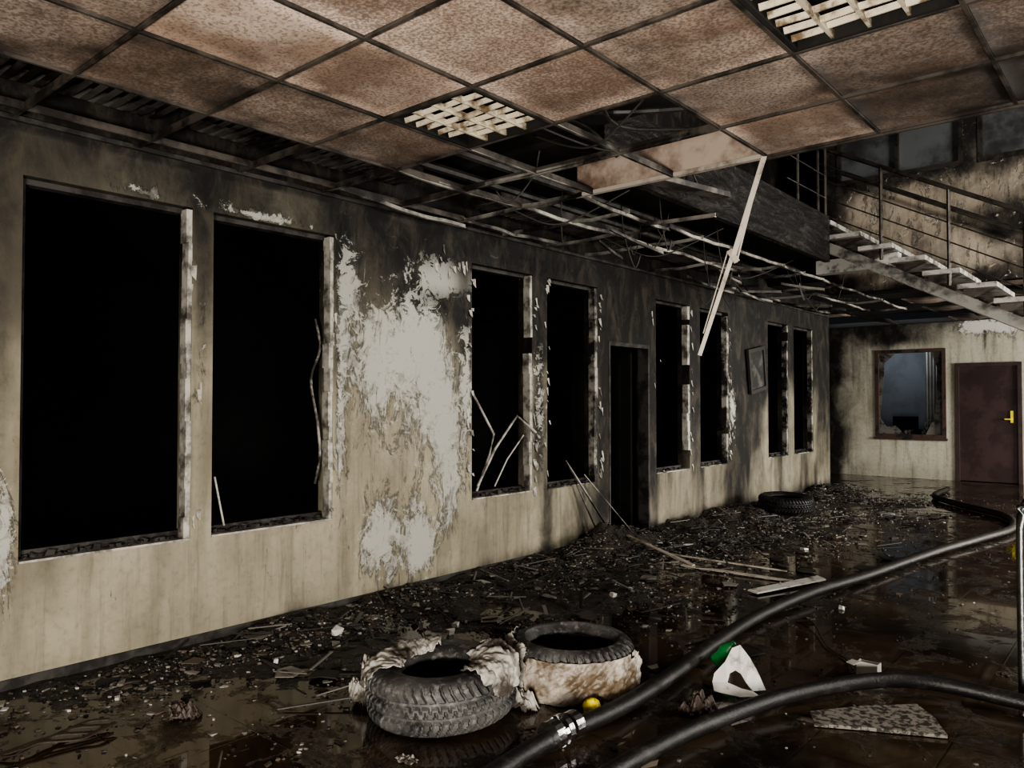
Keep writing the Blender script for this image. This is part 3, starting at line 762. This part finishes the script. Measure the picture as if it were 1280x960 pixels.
g=G(); g.tube(H1,.039,16,10); g.obj('hose',MHOSE,True,parent=e)
g=G()
for (t,r,L) in ((0,.058,.05),(.07,.063,.03),(.13,.055,.05)):
    g.tube([(2.402,2.45+t,.062),(2.402,2.45+t+L,.062)],r,18,1)
for s in range(4): g.bar((2.402,2.50,.062),(2.402+.07*math.cos(s*1.57+.5),2.50,.062+.055*math.sin(s*1.57+.5)),.02,.02)
g.obj('coupling',simple('coupling_alloy',(.55,.55,.54),.25,1,.3,20),parent=e)
g=G(); g.tube([(2.74,1.9,.042),(2.73,2.3,.042),(2.74,2.60,.042),(2.80,3.03,.042),(2.99,3.58,.06),(3.32,4.02,.075),(3.78,4.14,.05),(4.4,4.08,.042),(5.4,4.3,.042)],.036,16,10)
g.obj('fire_hose',MHOSE,True)
g=G(); g.tube([(3.752,4.36,.0),(3.752,4.36,.80),(3.765,4.37,.90),(3.83,4.42,.94),(4.1,4.6,.94),(4.6,4.97,.94),(4.72,5.06,.90),(4.75,5.08,.80),(4.75,5.08,0)],.021,14,6)
lathe(g,[(0,0),(.05,.0),(.05,.008),(.022,.014)],24,Matrix.Translation((3.752,4.36,0)))
g.obj('steel_handrail',MCHROME,True)
g=G(); P=[(3.06,3.50),(3.22,3.72),(3.40,3.90),(3.50,3.78),(3.58,3.62),(3.30,3.48),(3.12,3.38)]
n=len(P); g.add([(x,y,.004) for x,y in P]+[(x,y,.018) for x,y in P],[tuple(range(n))[::-1],tuple(range(n,2*n))]+[(i,(i+1)%n,n+(i+1)%n,n+i) for i in range(n)])
g.obj('plasterboard_scrap',MBOARD)
# torn white plastic sheet folded over itself, with a flap lying in front
R_=Vector((.76,.65,0)); B_=Vector((-.65,.76,0)); C_=Vector((2.69,3.56,0))
def P3(a,b,c): return C_+R_*a+B_*b+Vector((0,0,c))
g=G()
pts=[P3(-.125,-.02,.05),P3(-.11,.0,.085),P3(-.05,.03,.13),P3(-.01,.05,.19),P3(.03,.05,.205),P3(.07,.03,.15),P3(.10,.01,.09),P3(.13,-.02,.01),
     P3(.055,-.06,.02),P3(.030,-.04,.055),P3(.015,-.01,.085),P3(-.005,.01,.095),P3(-.035,.01,.080),P3(-.055,-.03,.05),
     P3(-.13,-.07,.025),P3(-.02,-.11,.010),P3(.08,-.10,.008),P3(.00,-.07,.035)]
g.add(pts,[(0,1,2,13),(2,12,13),(2,3,11,12),(3,4,11),(4,5,10,11),(5,6,9,10),(6,7,8,9),(0,13,15,14),(13,17,15),(17,8,16,15)])
o=g.obj('torn_white_plastic_sheet',MWHITE); m=o.modifiers.new('t','SOLIDIFY'); m.thickness=.004
e=empty('cardboard_box_scrap',(3.12,4.16,0)); g=G()
g.box(-.05,.05,-.035,-.031,0,.085); g.box(-.05,.05,.031,.035,0,.075); g.box(-.05,-.046,-.031,.031,0,.08); g.box(.046,.05,-.031,.031,0,.08); g.box(-.046,.046,-.031,.031,0,.004)
g.bar((-.05,-.035,.085),(-.07,-.07,.075),.05,.004)
g.obj('carton',MWHITE,parent=e)
g=G(); g.tube([(2.48,4.9,.01),(2.6,4.85,.03),(2.8,4.5,.012),(2.95,4.35,.01),(3.04,4.17,.02)],.006,6,6); g.obj('loose_cable',MLEATH)

# ------------------------------------------------------------ lights
def area(name,loc,tgt,sx,sy,W,c):
    l=bpy.data.lights.new(name,'AREA'); l.shape='RECTANGLE'; l.size=sx; l.size_y=sy; l.energy=W; l.color=c
    o=bpy.data.objects.new(name,l); col.objects.link(o); o.location=loc
    o.rotation_euler=(Vector(tgt)-Vector(loc)).to_track_quat('-Z','Y').to_euler(); return o
area('behind_camera_fill',(4.6,-1.2,.8),(1.7,3.6,2.2),.9,.7,235,(1,.94,.865))  # unseen area light added behind the camera to brighten left wall and ceiling
area('entrance_light',(8.6,12.8,1.5),(0,14.2,1.3),2.2,2.0,600,(1,.97,.92))
area('stairwell_light',(8.0,6.2,4.3),(2,10.4,3.6),1.6,1.2,310,(1,.95,.89))
area('hall_light',(8.6,6.5,1.4),(0,6.0,1.0),2.5,1.6,165,(1,.96,.91))
area('office_light',(-.2,16.9,2.6),(-.1,18,1.2),1.2,.4,9,(.82,.90,1))
w=bpy.data.worlds.new('World'); sc.world=w; w.use_nodes=True
w.node_tree.nodes['Background'].inputs[0].default_value=(.5,.55,.6,1); w.node_tree.nodes['Background'].inputs[1].default_value=.02
cam=bpy.data.cameras.new('camera'); co=bpy.data.objects.new('camera',cam); col.objects.link(co)
cam.sensor_width=36; cam.lens=965/1280*36; cam.clip_start=.05
co.location=(4.31,0,1.4); co.rotation_euler=(D(91.25),0,D(40.6)); sc.camera=co
sc.view_settings.view_transform='AgX'
try: sc.view_settings.look='AgX - High Contrast'
except Exception: pass
sc.view_settings.exposure=.35
